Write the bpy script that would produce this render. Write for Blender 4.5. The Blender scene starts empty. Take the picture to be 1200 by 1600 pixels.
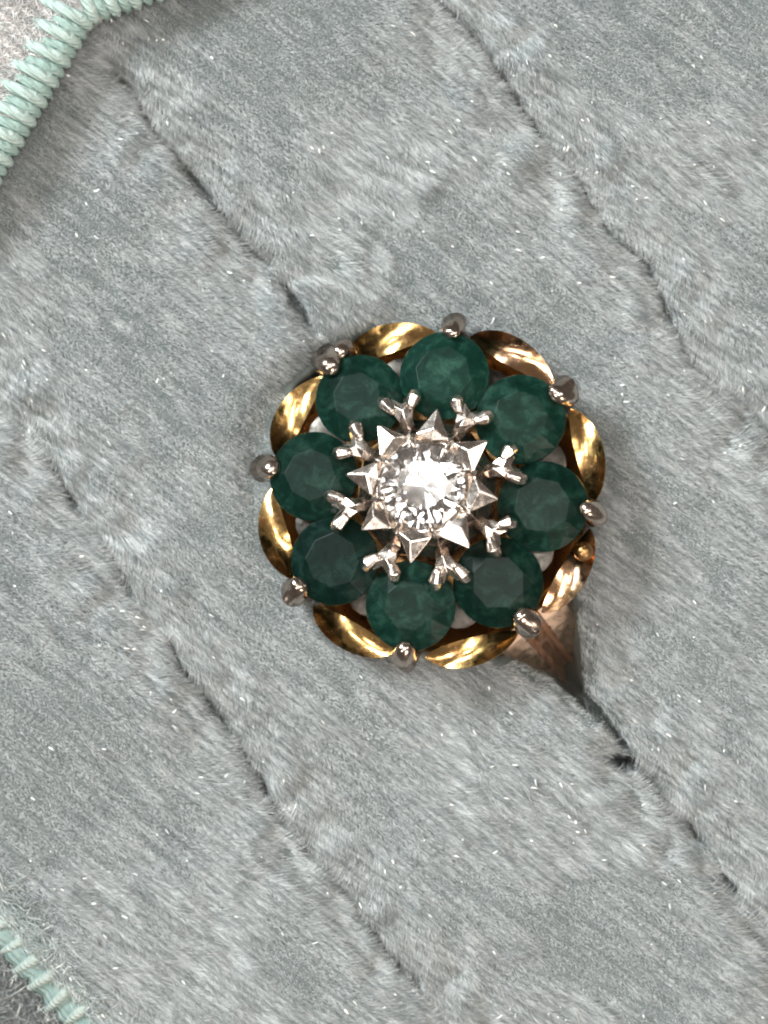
import bpy, math, random
import numpy as np
from mathutils import Vector, Matrix, Quaternion

random.seed(7)
rng = np.random.default_rng(11)
MM = 0.001                       # everything below is written in millimetres
scene = bpy.context.scene
C = scene.collection
R = math.radians

# ------------------------------------------------------------------ camera
CAM_H = 130.0                    # camera height above the cloth
PX = 0.0288                      # mm per photo pixel on the cloth plane
cam_d = bpy.data.cameras.new('camera')
cam = bpy.data.objects.new('camera', cam_d); C.objects.link(cam)
cam.location = (0, 0, CAM_H * MM)
cam_d.sensor_fit = 'VERTICAL'; cam_d.sensor_height = 24.0
cam_d.lens = 24.0 * CAM_H / (1600 * PX)
cam_d.clip_start = 0.005; cam_d.clip_end = 5.0
cam_d.dof.use_dof = True
cam_d.dof.focus_distance = (CAM_H - 3.0) * MM
cam_d.dof.aperture_fstop = cam_d.lens / 1.8
scene.camera = cam

# ------------------------------------------------------------------ light
w = bpy.data.worlds.new('World'); scene.world = w; w.use_nodes = True
bg = w.node_tree.nodes['Background']
bg.inputs['Color'].default_value = (0.62, 0.54, 0.48, 1); bg.inputs['Strength'].default_value = 0.20


def area(name, loc, size, power, color, target=(2, 0, 0)):
    d = bpy.data.lights.new(name, 'AREA'); d.shape = 'RECTANGLE'
    d.size, d.size_y = size[0] * MM, size[1] * MM
    d.energy = power; d.color = color
    o = bpy.data.objects.new(name, d); C.objects.link(o)
    o.location = Vector(loc) * MM
    v = Vector(target) - Vector(loc)
    o.rotation_euler = v.to_track_quat('-Z', 'Y').to_euler()
    return o


area('window_light', (-310, 235, 320), (190, 130), 2.8, (0.91, 0.99, 1.0))
area('ceiling_lamp', (48, -38, 420), (150, 150), 0.60, (1.0, 0.95, 0.89))
area('left_facet_fill', (-130, -150, 330), (105, 105), 0.30, (1.0, 0.93, 0.85))  # added fill light, brightens the metal facets from the lower left
area('right_facet_fill', (220, 40, 330), (105, 105), 0.24, (1.0, 0.93, 0.85))  # added fill light, brightens the metal facets from the right
area('side_lamp', (150, -200, 170), (90, 90), 0.28, (1.0, 0.84, 0.70))
area('diamond_glare_light', (-100, 78, 378), (40, 40), 0.17, (1.0, 0.97, 0.92))  # added light at the mirror angle, makes the diamond's table glare
area('phone_torch', (9, 14, 136), (6, 6), 0.02, (1.0, 0.97, 0.92), (2, 0, 3))

vs = scene.view_settings
vs.view_transform = 'Standard'; vs.look = 'None'; vs.gamma = 1.0; vs.exposure = -0.08
vs.use_curve_mapping = False
scene.render.engine = 'CYCLES'
cy = scene.cycles
cy.max_bounces = 12; cy.transmission_bounces = 10; cy.glossy_bounces = 6; cy.diffuse_bounces = 3
cy.caustics_reflective = True; cy.caustics_refractive = True
cy.sample_clamp_indirect = 10.0
cy.use_denoising = True
cy.filter_width = 2.0


# ------------------------------------------------------------------ helpers
def px(x, y, z=0.0):
    """photo pixel -> millimetres at height z"""
    k = (CAM_H - z) / CAM_H
    return np.array([(x - 600) * PX * k, (800 - y) * PX * k])


def mesh_obj(name, verts, faces, mat, parent=None, smooth=False):
    me = bpy.data.meshes.new(name)
    me.from_pydata([tuple(np.asarray(v, float) * MM) for v in verts], [], faces)
    me.update()
    if smooth:
        me.polygons.foreach_set('use_smooth', [True] * len(me.polygons))
    me.materials.append(mat)
    o = bpy.data.objects.new(name, me); C.objects.link(o)
    o.parent = parent
    return o


def fix_normals(o):
    import bmesh
    bm = bmesh.new(); bm.from_mesh(o.data)
    bmesh.ops.recalc_face_normals(bm, faces=bm.faces)
    bm.to_mesh(o.data); bm.free()
    return o


def bevel(o, wmm, seg=2, ang=25):
    m = o.modifiers.new('bevel', 'BEVEL'); m.width = wmm * MM; m.segments = seg
    m.limit_method = 'ANGLE'; m.angle_limit = R(ang)
    return o


def tag(o, label=None, cat=None, group=None, kind=None):
    if label: o['label'] = label
    if cat: o['category'] = cat
    if group: o['group'] = group
    if kind: o['kind'] = kind
    return o


def tube(path, radii, n=10, flat=1.0, up=(0, 0, 1)):
    """closed swept tube with rounded ends. returns verts, faces"""
    path = [np.array(p, float) for p in path]
    radii = list(radii)
    # rounded caps
    def cap(p, q, r):
        d = (p - q); d = d / np.linalg.norm(d)
        return [(p + d * r * s, r * c) for s, c in ((0.55, 0.83), (0.9, 0.44))]
    a = cap(path[0], path[1], radii[0]); b = cap(path[-1], path[-2], radii[-1])
    P = [x[0] for x in reversed(a)] + path + [x[0] for x in b]
    Rr = [x[1] for x in reversed(a)] + radii + [x[1] for x in b]
    V, F = [], []
    up = np.array(up, float)
    for i, p in enumerate(P):
        t = P[min(i + 1, len(P) - 1)] - P[max(i - 1, 0)]
        t = t / np.linalg.norm(t)
        s = np.cross(t, up)
        if np.linalg.norm(s) < 0.05: s = np.cross(t, (1, 0, 0.3))
        s /= np.linalg.norm(s); u = np.cross(s, t)
        for k in range(n):
            a_ = 2 * math.pi * k / n
            V.append(p + Rr[i] * (math.cos(a_) * s + math.sin(a_) * u * flat))
    m = len(P)
    for i in range(m - 1):
        for k in range(n):
            F.append((i * n + k, i * n + (k + 1) % n, (i + 1) * n + (k + 1) % n, (i + 1) * n + k))
    F.append(tuple(range(n - 1, -1, -1))); F.append(tuple((m - 1) * n + k for k in range(n)))
    return V, F


def join(parts):
    V, F = [], []
    for v, f in parts:
        o = len(V); V += list(v); F += [tuple(i + o for i in q) for q in f]
    return V, F


def vnoise(x, y, scale, seed):
    """smooth value noise in -1..1"""
    g = np.random.default_rng(seed).uniform(-1, 1, (257, 257))
    u = x / scale + 64.37; v = y / scale + 64.71
    i = np.floor(u).astype(int); j = np.floor(v).astype(int)
    fu = u - i; fv = v - j
    fu = fu * fu * (3 - 2 * fu); fv = fv * fv * (3 - 2 * fv)
    i %= 256; j %= 256
    return (g[i, j] * (1 - fu) * (1 - fv) + g[i + 1, j] * fu * (1 - fv) + g[i, j + 1] * (1 - fu) * fv + g[i + 1, j + 1] * fu * fv)


def sstep(a, b, t):
    t = np.clip((t - a) / (b - a), 0, 1)
    return t * t * (3 - 2 * t)


# ------------------------------------------------------------------ materials
def new_mat(name):
    m = bpy.data.materials.new(name); m.use_nodes = True
    nt = m.node_tree
    return m, nt, nt.nodes['Principled BSDF']


def node(nt, kind, **kw):
    n = nt.nodes.new(kind)
    for k, v in kw.items(): setattr(n, k, v)
    return n


def noise_tex(nt, scale, detail=4, rough=0.6, coord='Object'):
    tc = node(nt, 'ShaderNodeTexCoord'); n = node(nt, 'ShaderNodeTexNoise')
    n.inputs['Scale'].default_value = scale / MM; n.inputs['Detail'].default_value = detail
    n.inputs['Roughness'].default_value = rough
    nt.links.new(tc.outputs[coord], n.inputs['Vector'])
    return n


def ramp(nt, src, stops):
    r = node(nt, 'ShaderNodeValToRGB')
    e = r.color_ramp.elements
    while len(e) < len(stops): e.new(0.5)
    for k, (p, c) in enumerate(stops):
        e[k].position = p; e[k].color = (*c, 1)
    nt.links.new(src, r.inputs['Fac'])
    return r


def metal(name, col, col2, rough, bump=0.15):
    m, nt, b = new_mat(name)
    b.inputs['Metallic'].default_value = 1.0
    n = noise_tex(nt, 0.9, 5)
    r = ramp(nt, n.outputs['Fac'], [(0.35, col), (0.7, col2)])
    nt.links.new(r.outputs['Color'], b.inputs['Base Color'])
    n2 = noise_tex(nt, 2.6, 5, 0.7)
    mr = node(nt, 'ShaderNodeMapRange')
    mr.inputs['From Min'].default_value = 0.3; mr.inputs['From Max'].default_value = 0.75
    mr.inputs['To Min'].default_value = rough * 0.6; mr.inputs['To Max'].default_value = rough * 1.9
    nt.links.new(n2.outputs['Fac'], mr.inputs['Value'])
    nt.links.new(mr.outputs['Result'], b.inputs['Roughness'])
    bp = node(nt, 'ShaderNodeBump'); bp.inputs['Strength'].default_value = bump
    bp.inputs['Distance'].default_value = 0.12 * MM
    nt.links.new(noise_tex(nt, 0.7, 2).outputs['Fac'], bp.inputs['Height'])
    nt.links.new(bp.outputs['Normal'], b.inputs['Normal'])
    return m


WHITE_GOLD = metal('white_gold', (0.90, 0.82, 0.75), (0.78, 0.68, 0.61), 0.19, 0.25)
CLAW = metal('dark_reflect_claw_metal', (0.66, 0.57, 0.50), (0.40, 0.32, 0.27), 0.18, 0.6)  # brown base stands in for the dark surroundings the beads mirror
GOLD = metal('yellow_gold', (0.98, 0.67, 0.25), (0.93, 0.52, 0.22), 0.18, 0.6)
SKIRT = metal('shaded_skirt_metal', (0.46, 0.37, 0.31), (0.30, 0.23, 0.19), 0.22, 0.4)  # brown shade under the star points put into the skirt's colour
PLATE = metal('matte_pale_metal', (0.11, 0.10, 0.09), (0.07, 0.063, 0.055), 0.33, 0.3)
PINK_GOLD = metal('rosy_gold', (0.92, 0.58, 0.38), (0.90, 0.55, 0.27), 0.17, 0.6)
DARKENED_GOLD = metal('darkened_gold', (0.50, 0.30, 0.13), (0.36, 0.20, 0.08), 0.30, 0.3)  # recess shade and grime of the gallery put into the gold's colour
ROSE = metal('shank_gold', (0.90, 0.70, 0.56), (0.78, 0.57, 0.43), 0.36, 0.06)


def emerald_mat():
    m, nt, b = new_mat('emerald')
    oi = node(nt, 'ShaderNodeObjectInfo')
    tc = node(nt, 'ShaderNodeTexCoord')
    add = node(nt, 'ShaderNodeVectorMath', operation='ADD')
    mul = node(nt, 'ShaderNodeVectorMath', operation='SCALE'); mul.inputs['Scale'].default_value = 0.05
    cmb = node(nt, 'ShaderNodeCombineXYZ')
    for k in range(3): nt.links.new(oi.outputs['Random'], cmb.inputs[k])
    nt.links.new(cmb.outputs[0], mul.inputs[0])
    nt.links.new(tc.outputs['Object'], add.inputs[0]); nt.links.new(mul.outputs[0], add.inputs[1])
    n = node(nt, 'ShaderNodeTexNoise'); n.inputs['Scale'].default_value = 1.15 / MM
    n.inputs['Detail'].default_value = 9; n.inputs['Roughness'].default_value = 0.7
    n.inputs['Distortion'].default_value = 0.6
    nt.links.new(add.outputs[0], n.inputs['Vector'])
    r = ramp(nt, n.outputs['Fac'], [(0.28, (0.0012, 0.009, 0.006)), (0.50, (0.004, 0.026, 0.018)), (0.74, (0.030, 0.088, 0.064))])
    mx = node(nt, 'ShaderNodeMix', data_type='RGBA', blend_type='MULTIPLY'); mx.inputs[0].default_value = 1.0
    nt.links.new(r.outputs['Color'], mx.inputs[6]); nt.links.new(oi.outputs['Color'], mx.inputs[7])      # each stone has its own depth of colour
    nt.links.new(mx.outputs[2], b.inputs['Base Color'])
    b.inputs['Roughness'].default_value = 0.34
    b.inputs['Specular IOR Level'].default_value = 0.10
    b.inputs['IOR'].default_value = 1.5
    b.inputs['Transmission Weight'].default_value = 0.12
    b.inputs['Subsurface Weight'].default_value = 0.25
    b.inputs['Subsurface Radius'].default_value = (0.3, 1.0, 0.7)
    b.inputs['Subsurface Scale'].default_value = 0.4 * MM
    bp = node(nt, 'ShaderNodeBump'); bp.inputs['Strength'].default_value = 0.12; bp.inputs['Distance'].default_value = 0.08 * MM
    nt.links.new(n.outputs['Fac'], bp.inputs['Height']); nt.links.new(bp.outputs['Normal'], b.inputs['Normal'])
    return m


EMERALD = emerald_mat()


def diamond_mat():
    m, nt, b = new_mat('diamond')
    b.inputs['Base Color'].default_value = (1, 0.985, 0.97, 1)
    b.inputs['Roughness'].default_value = 0.06
    b.inputs['IOR'].default_value = 2.0
    b.inputs['Transmission Weight'].default_value = 1.0
    return m


DIAMOND = diamond_mat()


def fibre_mat(name, c_dark, c_mid, c_light, rough=0.42, spec=0.55, stray=True):
    m, nt, b = new_mat(name)
    hi = node(nt, 'ShaderNodeHairInfo')
    r = ramp(nt, hi.outputs['Random'], [(0.0, c_dark), (0.45, c_mid), (0.96, c_light), (0.99, (0.82, 0.83, 0.81) if stray else c_light)])
    # brushed streaks: noise stretched along the lay of the pile
    tc = node(nt, 'ShaderNodeTexCoord'); mp = node(nt, 'ShaderNodeMapping'); n = node(nt, 'ShaderNodeTexNoise')
    mp.vector_type = 'TEXTURE'; mp.inputs['Rotation'].default_value = (0, 0, R(-37)); mp.inputs['Scale'].default_value = (1.5 * MM, 0.19 * MM, 1.0 * MM)
    n.inputs['Scale'].default_value = 1.0; n.inputs['Detail'].default_value = 4
    nt.links.new(tc.outputs['Object'], mp.inputs['Vector']); nt.links.new(mp.outputs['Vector'], n.inputs['Vector'])
    r2 = ramp(nt, n.outputs['Fac'], [(0.33, (0.70, 0.74, 0.74)), (0.68, (1.36, 1.35, 1.34))])
    mx = node(nt, 'ShaderNodeMix', data_type='RGBA', blend_type='MULTIPLY'); mx.inputs[0].default_value = 1.0
    nt.links.new(r.outputs['Color'], mx.inputs[6]); nt.links.new(r2.outputs['Color'], mx.inputs[7])
    # silvery sheen put into fibre colour: pale shaft, dark ends, so laid pile brightens
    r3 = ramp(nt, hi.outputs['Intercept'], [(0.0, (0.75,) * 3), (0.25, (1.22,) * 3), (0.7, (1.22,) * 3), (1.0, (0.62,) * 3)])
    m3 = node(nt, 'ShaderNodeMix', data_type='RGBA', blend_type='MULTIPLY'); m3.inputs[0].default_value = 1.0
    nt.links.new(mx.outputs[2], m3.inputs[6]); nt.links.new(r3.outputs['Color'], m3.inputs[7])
    nt.links.new(m3.outputs[2], b.inputs['Base Color'])
    b.inputs['Roughness'].default_value = rough
    b.inputs['Specular IOR Level'].default_value = spec
    return m


def cloth_mat(name, c1, c2, scale=1.2, twist=0):
    m, nt, b = new_mat(name)
    n = noise_tex(nt, scale, 6, 0.7)
    r = ramp(nt, n.outputs['Fac'], [(0.3, c1), (0.7, c2)])
    nt.links.new(r.outputs['Color'], b.inputs['Base Color'])
    b.inputs['Roughness'].default_value = 0.9
    bp = node(nt, 'ShaderNodeBump'); bp.inputs['Strength'].default_value = 0.6; bp.inputs['Distance'].default_value = 0.15 * MM
    src = n.outputs['Fac']
    if twist:                                            # plied strands of the sewing thread
        tc = node(nt, 'ShaderNodeTexCoord'); wv = node(nt, 'ShaderNodeTexWave', bands_direction='DIAGONAL')
        wv.inputs['Scale'].default_value = twist / MM; wv.inputs['Distortion'].default_value = 2.5; wv.inputs['Detail'].default_value = 2
        nt.links.new(tc.outputs['Object'], wv.inputs['Vector'])
        ad = node(nt, 'ShaderNodeMath', operation='ADD'); nt.links.new(src, ad.inputs[0]); nt.links.new(wv.outputs['Fac'], ad.inputs[1])
        src = ad.outputs[0]; bp.inputs['Strength'].default_value = 0.5
    nt.links.new(src, bp.inputs['Height']); nt.links.new(bp.outputs['Normal'], b.inputs['Normal'])
    return m


PLUSH_BACK = cloth_mat('plush_backing', (0.12, 0.145, 0.142), (0.16, 0.185, 0.182))
PLUSH = fibre_mat('plush_fibre', (0.25, 0.266, 0.272), (0.33, 0.349, 0.355), (0.46, 0.477, 0.482), rough=0.24, spec=0.9, stray=False)
GLINT_FLECK = fibre_mat('glint_fleck_fibre', (0.60, 0.61, 0.60), (0.74, 0.75, 0.73), (0.88, 0.88, 0.86), rough=0.25, spec=0.8)
UNDER = cloth_mat('under_cloth_weave', (0.10, 0.11, 0.11), (0.18, 0.19, 0.19))
HEM_FUZZ = fibre_mat('hem_fuzz', (0.28, 0.33, 0.325), (0.38, 0.41, 0.405), (0.52, 0.54, 0.53))
FLEECE_BACK = cloth_mat('pale_fleece', (0.44, 0.42, 0.415), (0.56, 0.535, 0.53))
FLEECE = fibre_mat('pale_fleece_fibre', (0.44, 0.42, 0.41), (0.54, 0.515, 0.51), (0.66, 0.64, 0.635))
THREAD = cloth_mat('mint_thread', (0.42, 0.58, 0.54), (0.64, 0.77, 0.73), 3.0, 1.6)
BINDING = cloth_mat('mint_binding', (0.30, 0.45, 0.41), (0.45, 0.59, 0.55), 3.0, 1.6)
THREAD_G = cloth_mat('pale_green_thread', (0.36, 0.45, 0.42), (0.56, 0.62, 0.58), 3.0, 1.6)
BINDING_G = cloth_mat('teal_binding', (0.18, 0.29, 0.27), (0.34, 0.43, 0.41), 2.0, 1.2)

# ------------------------------------------------------------------ cloth relief
CREASES = [
    # photo polyline, fold depth, fold width, slit depth
    ([(-180, 430), (-80, 550), (0, 640), (60, 700), (110, 790), (160, 850), (200, 930), (250, 985), (290, 1050), (350, 1130), (440, 1290),
      (500, 1350), (590, 1470), (640, 1530), (690, 1600), (790, 1760), (860, 1860)], 0.32, 1.0, 1.25),
    ([(60, -120), (130, 20), (180, 110), (230, 190), (300, 270), (350, 340), (430, 440), (480, 500), (540, 570), (672, 770), (860, 1000),
      (910, 1085), (960, 1140), (1000, 1200), (1050, 1270), (1100, 1320), (1150, 1390), (1200, 1450), (1330, 1600), (1450, 1760)], 0.38, 1.0, 1.5),
    ([(560, -200), (640, -60), (700, 20), (760, 90), (870, 240), (900, 275), (960, 360), (1010, 420), (1080, 560), (1160, 640),
      (1300, 800), (1450, 960)], 0.26, 1.0, 1.0),
    ([(955, 1184), (985, 1196), (1012, 1204)], 0.2, 0.4, 2.2),
]


def poly_dist(x, y, pts):
    best = np.full(x.shape, 1e9); along = np.zeros(x.shape); side = np.zeros(x.shape); acc = 0.0
    P = [px(*p) for p in pts]
    for a, b in zip(P[:-1], P[1:]):
        d = b - a; L = np.linalg.norm(d); d = d / L
        t = np.clip((x - a[0]) * d[0] + (y - a[1]) * d[1], 0, L)
        dx = x - a[0] - t * d[0]; dy = y - a[1] - t * d[1]
        q = np.hypot(dx, dy); m = q < best
        best = np.where(m, q, best); along = np.where(m, acc + t, along)
        side = np.where(m, np.sign(d[0] * dy - d[1] * dx), side)
        acc += L
    return best, along, side


HEAD = np.array([*px(673, 771, 1.5)])
OPEN_POLY = [px(*p) for p in [(917, 1112), (866, 1066), (786, 1022), (690, 900), (840, 840), (900, 930), (909, 1010)]]


def poly_inside(x, y, P):
    ins = np.zeros(x.shape, bool); best = np.full(x.shape, 1e9)
    n = len(P)
    for k in range(n):
        a, b = P[k], P[(k + 1) % n]
        cond = ((a[1] > y) != (b[1] > y))
        with np.errstate(divide='ignore', invalid='ignore'):
            xi = (b[0] - a[0]) * (y - a[1]) / (b[1] - a[1] + 1e-12) + a[0]
        ins ^= cond & (x < xi)
        d = b - a; L2 = d @ d
        t = np.clip(((x - a[0]) * d[0] + (y - a[1]) * d[1]) / L2, 0, 1)
        best = np.minimum(best, np.hypot(x - a[0] - t * d[0], y - a[1] - t * d[1]))
    return np.where(ins, best, -best)


def height(x, y):
    # gentle wander so that folds are not ruled lines
    xw = x + 0.22 * vnoise(x, y, 2.1, 3) + 0.12 * vnoise(x, y, 0.7, 4)
    yw = y + 0.22 * vnoise(x, y, 2.1, 5) + 0.12 * vnoise(x, y, 0.7, 6)
    h = 0.5 * vnoise(x, y, 9.0, 21) + 0.2 * vnoise(x, y, 3.3, 22) + 0.04 * vnoise(x, y, 1.1, 23)
    al, ac = x * 0.8 - y * 0.6, x * 0.6 + y * 0.8
    h += 0.06 * vnoise(al / 4.0, ac, 0.42, 24)           # combed ridges in the pile
    for k, (pts, D, W, S) in enumerate(CREASES):
        d, t, s = poly_dist(xw, yw, pts)
        amp = 0.55 + 0.9 * vnoise(t, t * 0 + 3.3 * k, 2.2, 40 + k) + 0.4 * vnoise(t, t * 0 + 5.1 * k, 0.8, 50 + k)
        if k == 3: amp = 1 + 0 * t
        if k == 1: amp = np.maximum(amp, 1.5 * sstep(-7, -9, y) * (1 - sstep(11, 15, x)))
        h -= D * np.exp(-d / W) + S * np.clip(amp, 0.0, 1.7) * np.exp(-(d / 0.24) ** 2)
        h += (0.06 + 0.28 * vnoise(x, y, 1.3, 60 + k)) * np.exp(-((d - 1.5) / 0.9) ** 2) * (k < 3)
    # hollow that the ring sits in, with a soft lip that laps the setting at the upper left
    rr = np.hypot(x - HEAD[0], y - HEAD[1])
    h -= 2.6 * (1 - sstep(5.2, 7.4, rr))
    # the setting leans to the upper left and presses the cloth down to its own rim
    cap = 1.5 + 0.167 * (0.78 * (x - HEAD[0]) - 0.62 * (y - HEAD[1])) - 0.85 + 0.8 * np.clip(rr - 8.0, 0, 30) ** 1.3
    h = -np.logaddexp(-h / 0.25, -cap / 0.25) * 0.25
    q = px(455, 500)
    h += 0.35 * np.exp(-(((x - q[0]) / 2.0) ** 2 + ((y - q[1]) / 2.0) ** 2))
    # the slot that takes the shank and opens at the lower right
    ins = poly_inside(x + 0.1 * vnoise(x, y, 0.8, 8), y + 0.1 * vnoise(x, y, 0.8, 9), OPEN_POLY)
    h -= 11.0 * sstep(-0.1, 0.9, ins)
    h += 0.5 * np.exp(-((ins + 0.9) / 0.8) ** 2)
    c = np.array([0.6, -0.8])
    s_ = (x - HEAD[0]) * c[0] + (y - HEAD[1]) * c[1]; d_ = np.abs((x - HEAD[0]) * c[1] - (y - HEAD[1]) * c[0])
    h -= 22.0 * (1 - sstep(1.5, 2.1, d_)) * sstep(-7.6, -7.0, s_) * (1 - sstep(7.0, 8.0, s_))
    # the hem at the lower left turns down
    hd = hem_dist(x, y)
    h -= 1.6 * (1 - sstep(-0.9, 1.3, hd))
    return h


HA, HB = px(-60, 1380), px(175, 1645)
HT = (HB - HA) / np.linalg.norm(HB - HA); HN = np.array([-HT[1], HT[0]])     # HN points up-right, into the plush


def hem_dist(x, y):
    return (x - HA[0]) * HN[0] + (y - HA[1]) * HN[1]


X0, X1, Y0, Y1, ST = -24.0, 24.0, -30.0, 30.0, 0.2
nx, ny = int((X1 - X0) / ST) + 1, int((Y1 - Y0) / ST) + 1
gx, gy = np.meshgrid(np.linspace(X0, X1, nx), np.linspace(Y0, Y1, ny), indexing='ij')
gz = height(gx, gy)
idx = np.arange(nx * ny).reshape(nx, ny)
quad = np.stack([idx[:-1, :-1], idx[1:, :-1], idx[1:, 1:], idx[:-1, 1:]], -1).reshape(-1, 4)
cxq = (gx[:-1, :-1] + ST / 2).ravel(); cyq = (gy[:-1, :-1] + ST / 2).ravel()
quad = quad[hem_dist(cxq, cyq) > -0.35]
plush = mesh_obj('plush_cloth', np.stack([gx, gy, gz], -1).reshape(-1, 3), quad.tolist(), PLUSH_BACK, smooth=True)
tag(plush, 'soft blue-grey plush cloth with diagonal folds that the ring is tucked into', 'cloth')

# layer that shows beyond the hem, lower left, and carries the plush
un = 60
ux, uy = np.meshgrid(np.linspace(-26, 26, un), np.linspace(-32, 32, un), indexing='ij')
c = np.array([0.6, -0.8])
s_ = (ux - HEAD[0]) * c[0] + (uy - HEAD[1]) * c[1]; d_ = np.abs((ux - HEAD[0]) * c[1] - (uy - HEAD[1]) * c[0])
uz = -3.2 + 0.25 * vnoise(ux, uy, 2.5, 61) - 28 * (1 - sstep(6, 12, np.hypot(s_ - 3, d_)))
iu = np.arange(un * un).reshape(un, un)
uq = np.stack([iu[:-1, :-1], iu[1:, :-1], iu[1:, 1:], iu[:-1, 1:]], -1).reshape(-1, 4)
under = mesh_obj('ground_cloth', np.stack([ux, uy, uz], -1).reshape(-1, 3), uq.tolist(), UNDER, smooth=True)
tag(under, 'plain grey cloth lying under the plush, showing past its hem at lower left', kind='structure')


# ------------------------------------------------------------------ pile fibres
def fibres(name, root, direc, length, rad, lift, mat, parent, hfun, bend=0.6):
    """root (n,3), direc angle (n): one hair-curves object, laid on the slope of the surface hfun"""
    n = len(root); K = 4
    hc = bpy.data.hair_curves.new(name)
    hc.add_curves([K] * n)
    e = 0.15
    if hfun is height:                                   # slope read off the finished sheet
        i = np.clip(np.rint((root[:, 0] - X0) / ST).astype(int), 1, nx - 2); j = np.clip(np.rint((root[:, 1] - Y0) / ST).astype(int), 1, ny - 2)
        sx = np.clip((gz[i + 1, j] - gz[i - 1, j]) / (2 * ST), -2.5, 2.5); sy = np.clip((gz[i, j + 1] - gz[i, j - 1]) / (2 * ST), -2.5, 2.5)
    else:
        sx = np.clip((hfun(root[:, 0] + e, root[:, 1]) - hfun(root[:, 0] - e, root[:, 1])) / (2 * e), -2.5, 2.5)
        sy = np.clip((hfun(root[:, 0], root[:, 1] + e) - hfun(root[:, 0], root[:, 1] - e)) / (2 * e), -2.5, 2.5)
    nor = np.stack([-sx, -sy, np.ones(n)], -1); nor /= np.linalg.norm(nor, axis=1)[:, None]
    tan = np.stack([np.cos(direc), np.sin(direc), sx * np.cos(direc) + sy * np.sin(direc)], -1)
    tan /= np.linalg.norm(tan, axis=1)[:, None]
    dv = (tan * np.cos(lift)[:, None] + nor * np.sin(lift)[:, None])[:, None, :]
    side = np.cross(nor, tan)[:, None, :]
    t = np.linspace(0, 1, K)[None, :, None]
    Ln = length[:, None, None]
    curl = rng.normal(0, 0.16, (n, 1, 1))
    P = root[:, None, :] + dv * Ln * t + side * curl * Ln * t ** 2
    P -= nor[:, None, :] * (bend * Ln * np.sin(lift)[:, None, None] * t ** 2)
    hc.attributes['position'].data.foreach_set('vector', (P * MM).astype(np.float32).ravel())
    ra = hc.attributes.get('radius') or hc.attributes.new('radius', 'FLOAT', 'POINT')
    prof = np.array([1.0, 1.0, 0.85, 0.25])[None, :] * rad[:, None]
    ra.data.foreach_set('value', (prof * MM).astype(np.float32).ravel())
    hc.materials.append(mat)
    o = bpy.data.objects.new(name, hc); C.objects.link(o)
    o.parent = parent; o['kind'] = 'stuff'
    return o


N = 1100000
rx = rng.uniform(X0 + 1, X1 - 1, N); ry = rng.uniform(Y0 + 1, Y1 - 1, N)
rr = np.hypot(rx - HEAD[0], ry - HEAD[1])
keep = (rr > 6.0) & (hem_dist(rx, ry) > -0.3) & (poly_inside(rx, ry, OPEN_POLY) < 0.0)
keep &= ~((rr < 8.4) & (np.abs((rx - HEAD[0]) * -0.8 - (ry - HEAD[1]) * 0.6) < 2.6))
rx, ry = rx[keep], ry[keep]; N = len(rx)
rz = height(rx, ry)
# lay of the pile
al, ac = rx * 0.8 - ry * 0.6, rx * 0.6 + ry * 0.8         # along / across the combing
st1 = vnoise(al / 3.5, ac, 0.5, 72); st2 = vnoise(al / 8.0, ac, 0.16, 73)
lay = R(-37) + R(12) * vnoise(rx, ry, 7.0, 71) + R(9) * st1 + R(6) * st2 + rng.normal(0, R(5), N)
# broad brushed-over patches, and strips along the folds where the two sides splay apart; elsewhere the nap stands up
rough_p = sstep(0.1, 1.0, vnoise(rx, ry, 5.0, 78) + 0.35 * vnoise(al / 3.0, ac, 1.2, 74) + 0.45 * sstep(0, 14, -ry))
lay += rough_p * (R(22) * vnoise(rx, ry, 0.9, 79) + R(26) * st1)
laid = 0.85 * rough_p
for k, (pts, D, W, S) in enumerate(CREASES[:3]):
    d, t_, s_ = poly_dist(rx, ry, pts)
    near = np.exp(-(d / 2.7) ** 2) * np.clip(0.85 + 0.6 * vnoise(t_, t_ * 0 + k, 3.5, 98), 0.2, 1.2)
    lay += near * (np.where(s_ > 0, R(-52), R(40)) + R(26) * vnoise(rx, ry, 0.8, 80 + k) + R(34) * st2 + rng.normal(0, R(6), N))
    laid = np.maximum(laid, np.clip(near, 0, 1))
    gap = 1 - 0.55 * np.exp(-(d / 0.45) ** 2) if k == 0 else gap * (1 - 0.55 * np.exp(-(d / 0.45) ** 2))
big = sstep(-0.35, 0.5, vnoise(rx, ry, 6.5, 97) + 0.3 * vnoise(rx, ry, 2.0, 96))
laid = np.clip(laid + 0.12 * (1 - big) + 0.22 * st1, 0, 1)
lift = R(56) + (R(9) - R(56)) * laid + R(10) * st2 * laid + rng.normal(0, R(4), N)
ln = gap * (0.26 + 0.82 * laid) * (1 + 0.15 * st1) * rng.uniform(0.6, 1.25, N)
ins = poly_inside(rx, ry, OPEN_POLY)
ln = np.where(ins > -0.7, ln * 0.4, ln)
lift = np.clip(lift, R(3), R(62))
# fibres that would stab the setting are short; the lip at the upper left leans over it
rr = np.hypot(rx - HEAD[0], ry - HEAD[1])
ang = np.degrees(np.arctan2(ry - HEAD[1], rx - HEAD[0]))
toward = (np.cos(lay) * (HEAD[0] - rx) + np.sin(lay) * (HEAD[1] - ry)) / np.maximum(rr, 1e-3)
hug = (1 - sstep(7.6, 9.2, rr)) * np.clip(toward, 0, 1)
lip = np.exp(-((ang - 133) / 12) ** 2)
ln = ln * (1 - 0.75 * hug * (1 - lip))
rad = rng.uniform(0.008, 0.014, N) * (0.9 + 0.35 * laid)
fibres('pile', np.stack([rx, ry, rz - 0.03], -1), lay, ln, rad, lift, PLUSH, plush, height)
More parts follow.
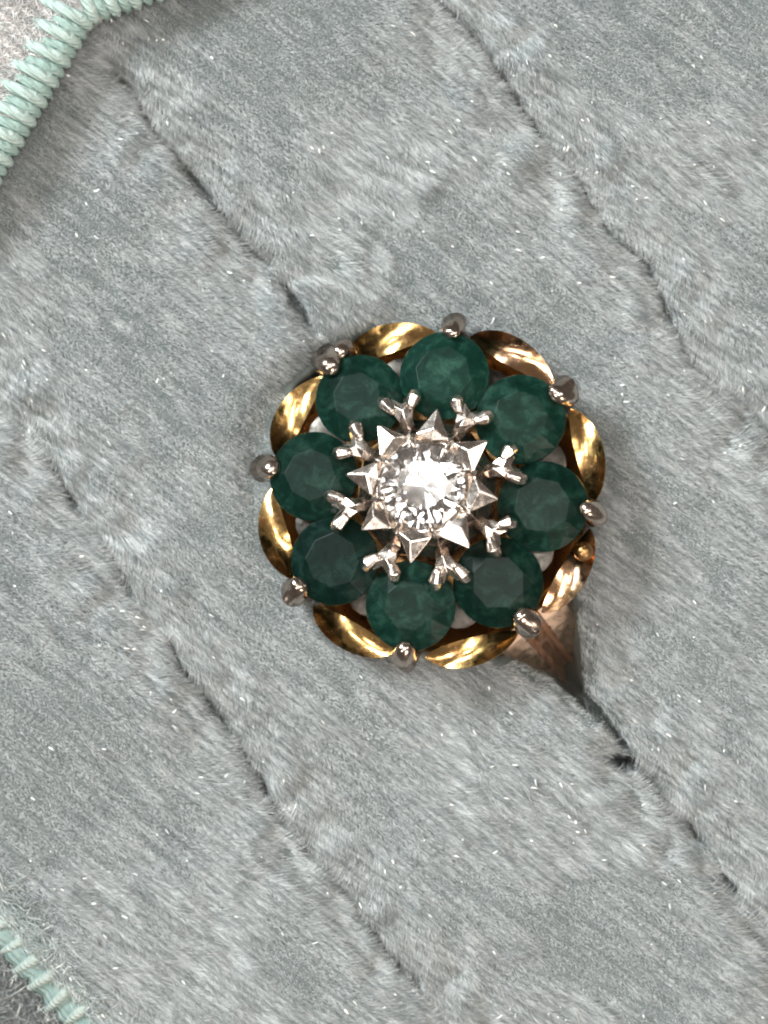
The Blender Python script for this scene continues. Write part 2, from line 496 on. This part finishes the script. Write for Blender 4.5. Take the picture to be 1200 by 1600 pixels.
# glints of the pile and lint specks, put in as coarse white fibres
dens = 0.35 + 0.65 * sstep(-0.2, 0.6, vnoise(rx, ry, 3.0, 77))
pick = np.flatnonzero((rng.uniform(0, 1, N) < 0.0020 * dens * (0.15 + 0.85 * laid)) & (rr > 8.2) & (ins < -0.6))
ng = len(pick)
fibres('pile_glint_fleck', np.stack([rx[pick], ry[pick], rz[pick] + rng.uniform(0.22, 0.42, ng)], -1), lay[pick] + rng.normal(0, R(25), ng),
       rng.uniform(0.06, 0.34, ng), rng.uniform(0.022, 0.05, ng), np.clip(lift[pick] * 0.5, 0, R(20)), GLINT_FLECK, plush, height)

ng = 9000
ox = rng.uniform(-22, -10, ng); oy = rng.uniform(-30, -14, ng); k_ = hem_dist(ox, oy) < 0.2
ox, oy = ox[k_], oy[k_]; ng = len(ox)
UNDER_PILE = fibre_mat('under_fibre', (0.11, 0.12, 0.12), (0.18, 0.19, 0.19), (0.30, 0.31, 0.31))
ground_h = lambda x, y: -3.2 + 0.25 * vnoise(x, y, 2.5, 61)
fibres('ground_pile', np.stack([ox, oy, ground_h(ox, oy)], -1), rng.uniform(0, 6.28, ng), rng.uniform(0.3, 0.9, ng), rng.uniform(0.02, 0.035, ng),
       np.clip(R(30) + rng.normal(0, R(15), ng), R(5), R(80)), UNDER_PILE, under, ground_h)

# ------------------------------------------------------------------ the hem's stitches, lower left
bv, bf = [], []
hem_pts = [HA + HT * s for s in np.arange(0, np.linalg.norm(HB - HA), 0.25)]
bind_path = [(*(p - HN * 0.15), float(height(np.array([p[0]]), np.array([p[1]]))[0]) - 0.1) for p in hem_pts]
bv, bf = tube(bind_path, [0.85 + 0.10 * math.sin(i * 1.7) + random.uniform(-0.06, 0.06) for i in range(len(bind_path))], 10, 0.7)
hem = mesh_obj('hem_binding', bv, bf, BINDING_G, plush, True)
hem['label'] = 'teal thread binding wrapped over the lower left hem'
sd = np.array([math.cos(R(33)), math.sin(R(33))])
for k, s in enumerate(np.arange(0.5, np.linalg.norm(HB - HA) - 0.3, 1.05)):
    s += random.uniform(-0.1, 0.1)
    p = HA + HT * s
    z = float(height(np.array([p[0]]), np.array([p[1]]))[0]) + 0.42
    L = random.uniform(0.85, 1.15); a = R(random.uniform(-14, 14))
    d = np.array([sd[0] * math.cos(a) - sd[1] * math.sin(a), sd[0] * math.sin(a) + sd[1] * math.cos(a)])
    path = [(*(p - d * L), z - 0.45), (*(p - d * L * 0.55), z - 0.05), (*p, z + 0.12), (*(p + d * L * 0.55), z), (*(p + d * L), z - 0.35)]
    v, f = tube(path, [0.15, 0.21, 0.24 + random.uniform(-0.04, 0.04), 0.2, 0.13], 8)
    mesh_obj('stitch', v, f, THREAD_G, hem, True)

ng = 2600                                                # loose fuzz that hides part of the hem
u_ = rng.uniform(0, np.linalg.norm(HB - HA), ng); o_ = rng.normal(0.35, 0.5, ng)
hx = HA[0] + HT[0] * u_ + HN[0] * o_; hy = HA[1] + HT[1] * u_ + HN[1] * o_
fibres('hem_fuzz', np.stack([hx, hy, height(hx, hy) + 0.25 * np.exp(-(o_ / 0.5) ** 2)], -1), R(-50) + R(80) * vnoise(hx, hy, 0.6, 34) + rng.normal(0, R(35), ng),
       rng.uniform(0.4, 1.2, ng), rng.uniform(0.012, 0.026, ng), np.clip(R(24) + rng.normal(0, R(14), ng), R(3), R(70)), HEM_FUZZ, hem, height)

# ------------------------------------------------------------------ pale fleece corner, upper left
FC = px(136, 24, 2.0)                                    # its corner
FA = px(-75, 385, 2.0)                                   # edge that runs down-left
FB = px(420, -75, 2.0)                                   # edge that runs off the top
FD = np.array([-24.0, 30.0])
fa = (FA - FC) / np.linalg.norm(FA - FC); fb = (FB - FC) / np.linalg.norm(FB - FC)
na = np.array([fa[1], -fa[0]]);  na = na if na @ (FD - FC) > 0 else -na       # inward normals
nb = np.array([fb[1], -fb[0]]);  nb = nb if nb @ (FD - FC) > 0 else -nb


def fleece_d(x, y):
    da = (x - FC[0]) * na[0] + (y - FC[1]) * na[1]; db = (x - FC[0]) * nb[0] + (y - FC[1]) * nb[1]
    k = 0.5
    return np.log(np.exp(np.clip(da, -40, 40) / k) + np.exp(np.clip(db, -40, 40) / k)) * k


def fleece_h(x, y):
    d = fleece_d(x, y)
    return 1.0 + 1.2 * np.sqrt(np.clip(1 - (1 - np.clip(d, 0, 1)) ** 2, 0, 1)) + 0.12 * vnoise(x, y, 1.6, 31)


fs = 0.2
fx, fy = np.meshgrid(np.arange(-24, 2, fs), np.arange(9, 30, fs), indexing='ij')
fd = fleece_d(fx, fy); fz = fleece_h(fx, fy)
fi = np.arange(fx.size).reshape(fx.shape)
inside = fd > -0.15
ok = inside[:-1, :-1] & inside[1:, :-1] & inside[1:, 1:] & inside[:-1, 1:]
fq = np.stack([fi[:-1, :-1], fi[1:, :-1], fi[1:, 1:], fi[:-1, 1:]], -1)[ok]
used = np.unique(fq); remap = -np.ones(fx.size, int); remap[used] = np.arange(len(used))
top = np.stack([fx, fy, fz], -1).reshape(-1, 3)[used]
fleece = mesh_obj('fleece_cloth', top, remap[fq].tolist(), FLEECE_BACK, smooth=True)
fleece.location.z = -0.4 * MM
sm = fleece.modifiers.new('thickness', 'SOLIDIFY'); sm.thickness = 1.1 * MM; sm.offset = -1
tag(fleece, 'pinkish white fleece corner edged with ribbed mint stitches, upper left', 'cloth')
nf = 60000
qx = rng.uniform(-24, 2, nf); qy = rng.uniform(9, 30, nf); k_ = fleece_d(qx, qy) > 1.3
qx, qy = qx[k_], qy[k_]; nf = len(qx)
fibres('fleece_pile', np.stack([qx, qy, fleece_h(qx, qy)], -1), R(-40) + R(60) * vnoise(qx, qy, 0.9, 33) + rng.normal(0, R(40), nf),
       rng.uniform(0.3, 0.8, nf), rng.uniform(0.015, 0.028, nf), np.clip(R(30) + rng.normal(0, R(15), nf), R(5), R(80)), FLEECE, fleece, fleece_h)


def edge_run(start, tdir, ndir, length):
    """rolled binding plus its ribs along one edge of the fleece"""
    pts = [start + tdir * s + ndir * 0.55 for s in np.arange(-0.1, length, 0.3)]
    v, f = tube([(*p, 1.62) for p in pts], [0.66] * len(pts), 12, 0.85)
    b = mesh_obj('edge_binding', v, f, BINDING, fleece, True)
    s = 0.25; k = 0
    while s < length - 0.3:
        p = start + tdir * s
        big = (k % 2 == 0)
        L = (2.45 if big else 2.1) * random.uniform(0.93, 1.07)
        a = R(random.uniform(-4, 4)) + R(7)
        n = np.array([ndir[0] * math.cos(a) - ndir[1] * math.sin(a), ndir[0] * math.sin(a) + ndir[1] * math.cos(a)])
        zt = 2.36 if big else 2.2
        path = [(*(p - n * 0.12), 1.25), (*(p - n * 0.1), 1.75), (*(p + n * 0.22), zt), (*(p + n * L * 0.55), zt + 0.06), (*(p + n * L), zt - 0.42)]
        r = 0.27 if big else 0.24
        v, f = tube(path, [r * 0.9, r, r * 1.05, r * 0.95, r * 0.6], 8, 0.8)
        mesh_obj('stitch', v, f, THREAD if big else BINDING, b, True)
        s += random.uniform(0.47, 0.56); k += 1
    return b


edge_run(FC, fa, na, np.linalg.norm(FA - FC))
edge_run(FC, fb, nb, np.linalg.norm(FB - FC) * 0.8)

# ------------------------------------------------------------------ the ring
ring = bpy.data.objects.new('ring', None); C.objects.link(ring)
ring.empty_display_size = 5 * MM
tag(ring, 'gold cluster ring with eight round green stones around a clear centre stone', 'ring')
ring.location = Vector((HEAD[0], HEAD[1], 1.5)) * MM
ring.rotation_mode = 'QUATERNION'
ring.rotation_quaternion = Quaternion(Vector((-0.62, -0.78, 0)).normalized(), R(9.5))
A0 = 82.0                                                # angle of the first green stone


def pol(r, deg, z=0.0):
    return np.array([r * math.cos(R(deg)), r * math.sin(R(deg)), z])


def lathe(prof, n, rfun=None):
    V, F = [], []
    for i, (r, z) in enumerate(prof):
        for k in range(n):
            a = 360.0 * k / n
            q = rfun(r, z, a) if rfun else (r, z)
            V.append(pol(q[0], a, q[1]))
    m = len(prof)
    for i in range(m - 1):
        for k in range(n):
            F.append((i * n + k, i * n + (k + 1) % n, (i + 1) * n + (k + 1) % n, (i + 1) * n + k))
    return V, F


# --- shank: hoop in the plane of the fold, wide grooved shoulders
cd = np.array([0.6, -0.8, 0.0]); sdv = np.array([0.8, 0.6, 0.0])
HR, HZ = 9.9, -10.3
V, F = [], []
phis = np.linspace(34, 326, 69)
for ph in phis:
    q = min(ph, 360 - ph)                                # distance from the head
    wdt = 1.0 + 1.1 * (1 - sstep(45, 110, np.array(q))) ; th = 1.35 + 0.35 * (1 - sstep(40, 100, np.array(q)))
    g = 0.95 * (1 - sstep(80, 120, np.array(q)))
    rad_d = cd * math.sin(R(ph)) + np.array([0, 0, math.cos(R(ph))])
    cen = np.array([0, 0, HZ])
    prof = [(-1, -th), (-1.0, -0.35), (-0.88, 0.0), (-0.27, 0.02), (-0.16, -0.8 * g), (0, -g), (0.16, -0.8 * g), (0.27, 0.02), (0.88, 0.0), (1.0, -0.35), (1, -th)]
    for u, v in prof:
        V.append(cen + rad_d * (HR + v) + sdv * u * wdt)
n = 11
for i in range(len(phis) - 1):
    for k in range(n):
        F.append((i * n + k, i * n + (k + 1) % n, (i + 1) * n + (k + 1) % n, (i + 1) * n + k))
F.append(tuple(range(n))); F.append(tuple(len(V) - n + k for k in range(n)))
shank = fix_normals(mesh_obj('shank', V, F, ROSE, ring, False)); bevel(shank, 0.08, 2, 20)
shank['label'] = 'rose toned shank shoulder with a dark centre groove'

# --- basket under the stones
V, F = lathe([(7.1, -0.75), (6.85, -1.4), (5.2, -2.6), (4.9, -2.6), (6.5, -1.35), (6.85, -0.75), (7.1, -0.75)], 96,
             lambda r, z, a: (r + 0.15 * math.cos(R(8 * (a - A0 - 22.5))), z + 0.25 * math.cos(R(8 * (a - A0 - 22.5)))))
floor_v, floor_f = lathe([(0.05, -2.0), (5.6, -2.0), (5.6, -2.3), (0.05, -2.3)], 64)
fix_normals(mesh_obj('base_plate', floor_v, floor_f, DARKENED_GOLD, ring))
basket = fix_normals(mesh_obj('gallery', V, F, DARKENED_GOLD, ring, True))

# --- pale plate seen between the stones
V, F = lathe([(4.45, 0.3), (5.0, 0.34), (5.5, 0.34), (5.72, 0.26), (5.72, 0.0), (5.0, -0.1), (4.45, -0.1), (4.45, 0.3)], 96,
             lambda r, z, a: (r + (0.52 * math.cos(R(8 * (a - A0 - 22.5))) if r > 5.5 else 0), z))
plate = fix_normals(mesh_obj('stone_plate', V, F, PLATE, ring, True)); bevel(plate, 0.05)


# --- gold petals round the rim
def petal(seed):
    rs = random.Random(seed)
    nu, nv = 17, 9
    V, F = [], []
    k1, k2 = rs.uniform(-0.12, 0.12), rs.uniform(-0.2, 0.2)
    for side in (0, 1):
        for i in range(nu):
            u = -1 + 2 * i / (nu - 1)
            wob = max(0.0, 1 - abs(u) ** 2.1)
            ro = 7.28 + 0.66 * wob ** 0.8; ri = 7.18 - 0.52 * wob ** 0.9
            for j in range(nv):
                v = j / (nv - 1)
                r = ri + (ro - ri) * v
                z = -0.2 * math.sin(math.pi * v) * wob * (1 + k1) + 0.3 * (v - 0.5) * wob - 0.42 * (1 - wob) + 0.2 * k2 * u
                z += 1.25 * u * (v - 0.5) * (1 if seed % 3 else -0.8) * wob      # each leaf has a slight twist
                a = 17.2 * u
                V.append(pol(r, a, z + 0.1 - (0.26 if side else 0)))
    o = nu * nv
    for i in range(nu - 1):
        for j in range(nv - 1):
            a, b, c_, d = i * nv + j, (i + 1) * nv + j, (i + 1) * nv + j + 1, i * nv + j + 1
            F.append((a, b, c_, d)); F.append((o + d, o + c_, o + b, o + a))
    bnd = [(i, i + 1) for i in range(0)]
    ring_idx = [i * nv for i in range(nu)] + [(nu - 1) * nv + j for j in range(1, nv)] + [i * nv + nv - 1 for i in range(nu - 2, -1, -1)] + [j for j in range(nv - 2, 0, -1)]
    for a, b in zip(ring_idx, ring_idx[1:] + ring_idx[:1]):
        F.append((a, b, o + b, o + a))
    return V, F


for k in range(8):
    V, F = petal(k + 1)
    p = fix_normals(mesh_obj('petal', V, F, PINK_GOLD if k in (1, 3) else GOLD, ring, True))
    p.data.set_sharp_from_angle(angle=R(38))
    p.rotation_euler = (R(random.uniform(-1.5, 1.5)), R(random.uniform(-2.5, 2.5)), R(A0 + 22.5 - 45 * k + random.uniform(-1, 1)))

# worn lump under the right-hand claw
V, F = tube([pol(7.0, -21, -1.0), pol(7.3, -21, -0.2), pol(7.3, -21.3, 0.25)], [0.35, 0.42, 0.45], 12)
mesh_obj('rim_lump', V, F, DARKENED_GOLD, ring, True)


# --- brilliant cut stones
def brilliant(r, crown, pav, table=0.56, jit=0.0, seed=0, girdle=0.05):
    rs = random.Random(seed)
    J = lambda s=1.0: 1 + rs.uniform(-jit, jit) * s
    V = []; F = []
    tb = [len(V) + k for k in range(8)]
    V += [pol(table * r * J(), 45 * k, crown) for k in range(8)]
    md = [8 + k for k in range(8)]
    V += [pol(0.80 * r * J(), 45 * k + 22.5, crown * 0.56) for k in range(8)]
    M = 32; q = M // 8
    g1 = [16 + k for k in range(M)]
    V += [pol(r * J(0.15), 360.0 / M * k, girdle / 2) for k in range(M)]
    g2 = [16 + M + k for k in range(M)]
    V += [V[16 + k] - np.array([0, 0, girdle]) for k in range(M)]
    lw = [16 + 2 * M + k for k in range(8)]
    V += [pol(0.42 * r * J(), 45 * k + 22.5, -pav * 0.60) for k in range(8)]
    cu = 24 + 2 * M; V.append(np.array([0, 0, -pav]))
    F.append(tuple(tb))
    for k in range(8):
        k1 = (k + 1) % 8
        F.append((tb[k], md[k], tb[k1]))                                 # star
        F.append((tb[k], g1[q * k], md[k])); F.append((tb[k1], md[k], g1[(q * k + q) % M]))   # bezels
        for m in range(q):
            a_, b_ = (q * k + m) % M, (q * k + m + 1) % M
            F.append((md[k], g1[a_], g1[b_])); F.append((g2[a_], lw[k], g2[b_]))
        F.append((cu, lw[(k - 1) % 8], g2[q * k])); F.append((cu, g2[q * k], lw[k]))
    for k in range(M):
        F.append((g1[k], g2[k], g2[(k + 1) % M], g1[(k + 1) % M]))
    return V, F


names = ['top', 'upper right', 'right', 'lower right', 'bottom', 'lower left', 'left', 'upper left']
for k in range(8):
    a = A0 - 45 * k
    V, F = brilliant(1.985 * random.uniform(0.99, 1.01), 0.58, 0.95, random.uniform(0.55, 0.62), 0.035, k + 3, 0.12)
    o = fix_normals(mesh_obj('green_stone', V, F, EMERALD, ring))
    bevel(o, 0.018, 1, 12)
    dc = (1.45, 1.15, 0.8, 0.65, 1.0, 0.62, 0.85, 1.05)[k]; o.color = (dc, dc, dc * (1.08 if k == 5 else 1), 1)
    o.location = Vector(pol(5.14, a + random.uniform(-0.6, 0.6), 1.2 + random.uniform(-0.06, 0.06))) * MM
    tilt = Matrix.Rotation(R(3 + random.uniform(-2, 2)), 3, Vector((-math.sin(R(a)), math.cos(R(a)), 0)))
    o.rotation_euler = (tilt @ Matrix.Rotation(R(random.uniform(0, 45)), 3, 'Z')).to_euler()
    # --- outer claw with a rounded bead end
    b = pol(1, a); b = b[:2]
    t = np.array([-b[1], b[0]])
    off = random.uniform(-0.12, 0.12)
    P = lambda r, z: np.array([*(b * r + t * off), z])
    j = lambda q: random.uniform(-q, q)
    g = 1.3 if k == 7 else random.uniform(1.0, 1.22)
    V, F = tube([P(6.9, -1.9), P(7.35, -0.6), P(7.5, 0.4) + j(.08), P(7.45 + j(.1), 1.0), P(7.08 + j(.1), 1.45)], [0.42, 0.46, 0.5 * g, 0.57 * g, 0.42 * g], 18, random.uniform(0.8, 1.05))
    V = [v + 0.05 * np.array([math.sin(5 * v[1] + k), math.sin(6 * v[2] + 2 * k), math.sin(5 * v[0])]) for v in V]
    mesh_obj('claw', V, F, CLAW, ring, True)

V, F = tube([pol(7.0, 121, -1.2), pol(7.35, 120.5, -0.3), pol(7.5, 121, 0.5), pol(7.45, 122.5, 0.75)], [0.4, 0.5, 0.55, 0.5], 11)
mesh_obj('claw', V, F, CLAW, ring, True)                 # worn lump beside the upper left claw

# --- fishtail prongs between the stones, inside
for k in range(8):
    a = A0 + 22.5 - 45 * k + random.uniform(-2, 2)
    b = pol(1, a)[:2]; t = np.array([-b[1], b[0]])
    zz = lambda r: 2.28 - 0.55 * max(0.0, (r - 3.45)) ** 1.6 - 0.5 * max(0.0, 3.2 - r)
    Q = lambda r, u, dz=0.0: np.array([*(b * r + t * u), zz(r) + dz])
    w1, w2 = random.uniform(0.70, 0.84), random.uniform(0.70, 0.84); e1, e2 = random.uniform(-0.1, 0.12), random.uniform(-0.1, 0.12)
    right = [(2.6, 0.30), (3.1, 0.31), (3.5, 0.46), (3.94 + e1, w1), (4.12 + e1, w1 - 0.05), (4.16 + e1, w1 - 0.46)]
    left = [(2.6, -0.30), (3.1, -0.31), (3.5, -0.46), (3.94 + e2, -w2), (4.12 + e2, 0.05 - w2), (4.16 + e2, 0.46 - w2)]
    out = right + [(3.88, 0.0)] + left[::-1]
    m = len(out)
    V = [Q(r, u, 0.0) for r, u in out] + [Q(r, u * 0.9, -0.42) for r, u in out]
    mid = [(2.6, 0, 0.2), (3.15, 0, 0.2), (3.55, 0, 0.12), (3.94 + e1, w1 * 0.62, 0.24), (3.94 + e2, -w2 * 0.62, 0.24)]
    o0 = len(V); V += [Q(r, u, dz) for r, u, dz in mid]
    A_, B_, C_, D_, E_ = range(o0, o0 + 5)
    F = [(0, 1, B_, A_), (1, 2, C_, B_), (2, 3, D_, C_), (3, 4, D_), (4, 5, D_), (5, 6, C_, D_), (6, 7, E_, C_), (7, 8, E_), (8, 9, E_), (9, 10, C_, E_), (10, 11, B_, C_), (11, 12, A_, B_)]
    F += [(q, q + m, (q + 1) % m + m, (q + 1) % m) for q in range(m - 1)] + [(A_, 12, 12 + m, m, 0)]
    F += [tuple(range(2 * m - 1, m - 1, -1))]
    tips = [tube([Q(3.72, 0.58 * w1, 0.0), Q(3.98 + e1, 0.84 * w1, 0.06), Q(4.14 + e1, 0.92 * w1, -0.04)], [0.24, 0.335, 0.29], 12),
            tube([Q(3.72, -0.58 * w2, 0.0), Q(3.98 + e2, -0.84 * w2, 0.06), Q(4.14 + e2, -0.92 * w2, -0.04)], [0.24, 0.335, 0.29], 12)]
    parts = tips + [(V, F), tube([np.array([*(b * 2.7), 0.6]), np.array([*(b * 3.15), 1.3]), np.array([*(b * 3.45), 1.95])], [0.4, 0.34, 0.2], 8)]
    V, F = join(parts)
    o = fix_normals(mesh_obj('fishtail_prong', V, F, WHITE_GOLD, ring)); bevel(o, 0.05, 2, 20)

# --- star mount: skirt, bright-cut dish and eight points
V, F = [], []
n = 16
prof = [(1.0, 2.0), (1.78, 2.82), (2.02, 2.94), (2.3, 2.78), (2.55, 2.45), (3.05, 1.6), (3.2, 1.1), (2.3, 0.3), (1.0, 0.9)]
rs = random.Random(5)
for i, (r, z) in enumerate(prof):
    for k in range(n):
        odd = k % 2
        dz = (0.11 if odd else -0.11) * (1 if i in (1, 2, 3) else 0.3) + rs.uniform(-0.04, 0.04)
        dr = rs.uniform(-0.05, 0.05) + (0.12 if odd else -0.1) * (i >= 3)
        V.append(pol(r + dr, 360 * k / n + A0 + rs.uniform(-2, 2), z + dz))
for i in range(len(prof) - 1):
    for k in range(n):
        a_, b_, c_, d_ = i * n + k, i * n + (k + 1) % n, (i + 1) * n + (k + 1) % n, (i + 1) * n + k
        if (i + k) % 2: F += [(a_, b_, c_), (a_, c_, d_)]
        else: F += [(a_, b_, d_), (b_, c_, d_)]
V.append(np.array([0, 0, 1.25])); ci = len(V) - 1
F += [(ci, (k + 1) % n, k) for k in range(n)]
mount = fix_normals(mesh_obj('star_mount', V, F, WHITE_GOLD, ring)); bevel(mount, 0.03, 1, 15)
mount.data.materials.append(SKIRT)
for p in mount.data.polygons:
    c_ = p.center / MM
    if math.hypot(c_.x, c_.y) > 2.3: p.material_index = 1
for k in range(8):
    a = A0 - 45 * k + random.uniform(-2.5, 2.5)
    hw = random.uniform(19.5, 21.8); e = random.uniform(-0.1, 0.1)
    V = [pol(1.98, a, 2.98 + e * 0.5), pol(2.28, a - hw, 3.04 + e), pol(2.28, a + hw, 3.04 - e), pol(3.48 + e, a, 2.9 + e * 0.5),
         pol(2.5, a + random.uniform(-6, 6), 3.22 + e * 0.5), pol(2.3, a - hw * 0.8, 2.45), pol(2.3, a + hw * 0.8, 2.45), pol(2.85, a, 2.1)]
    F = [(0, 1, 4), (1, 3, 4), (3, 2, 4), (2, 0, 4), (1, 5, 7, 3), (3, 7, 6, 2), (0, 2, 6, 5, 1), (5, 6, 7)]
    o = fix_normals(mesh_obj('star_point', V, F, WHITE_GOLD, mount)); bevel(o, 0.05, 2, 10)

V, F = brilliant(1.86, 0.54, 1.5, 0.6, 0.0, 1, 0.05)
dia = fix_normals(mesh_obj('clear_stone', V, F, DIAMOND, ring))
dia.location = Vector((0, 0, 3.02)) * MM; dia.rotation_euler = (R(2), R(-1.5), R(17))
for k in range(8):                                       # tiny grains that hold the clear stone
    a = A0 + 22.5 - 45 * k + random.uniform(-4, 4)
    V, F = tube([pol(2.15, a, 2.85), pol(1.95, a, 3.2), pol(1.8, a, 3.28)], [0.16, 0.15, 0.12], 8)
    mesh_obj('grain', V, F, WHITE_GOLD, mount, True)
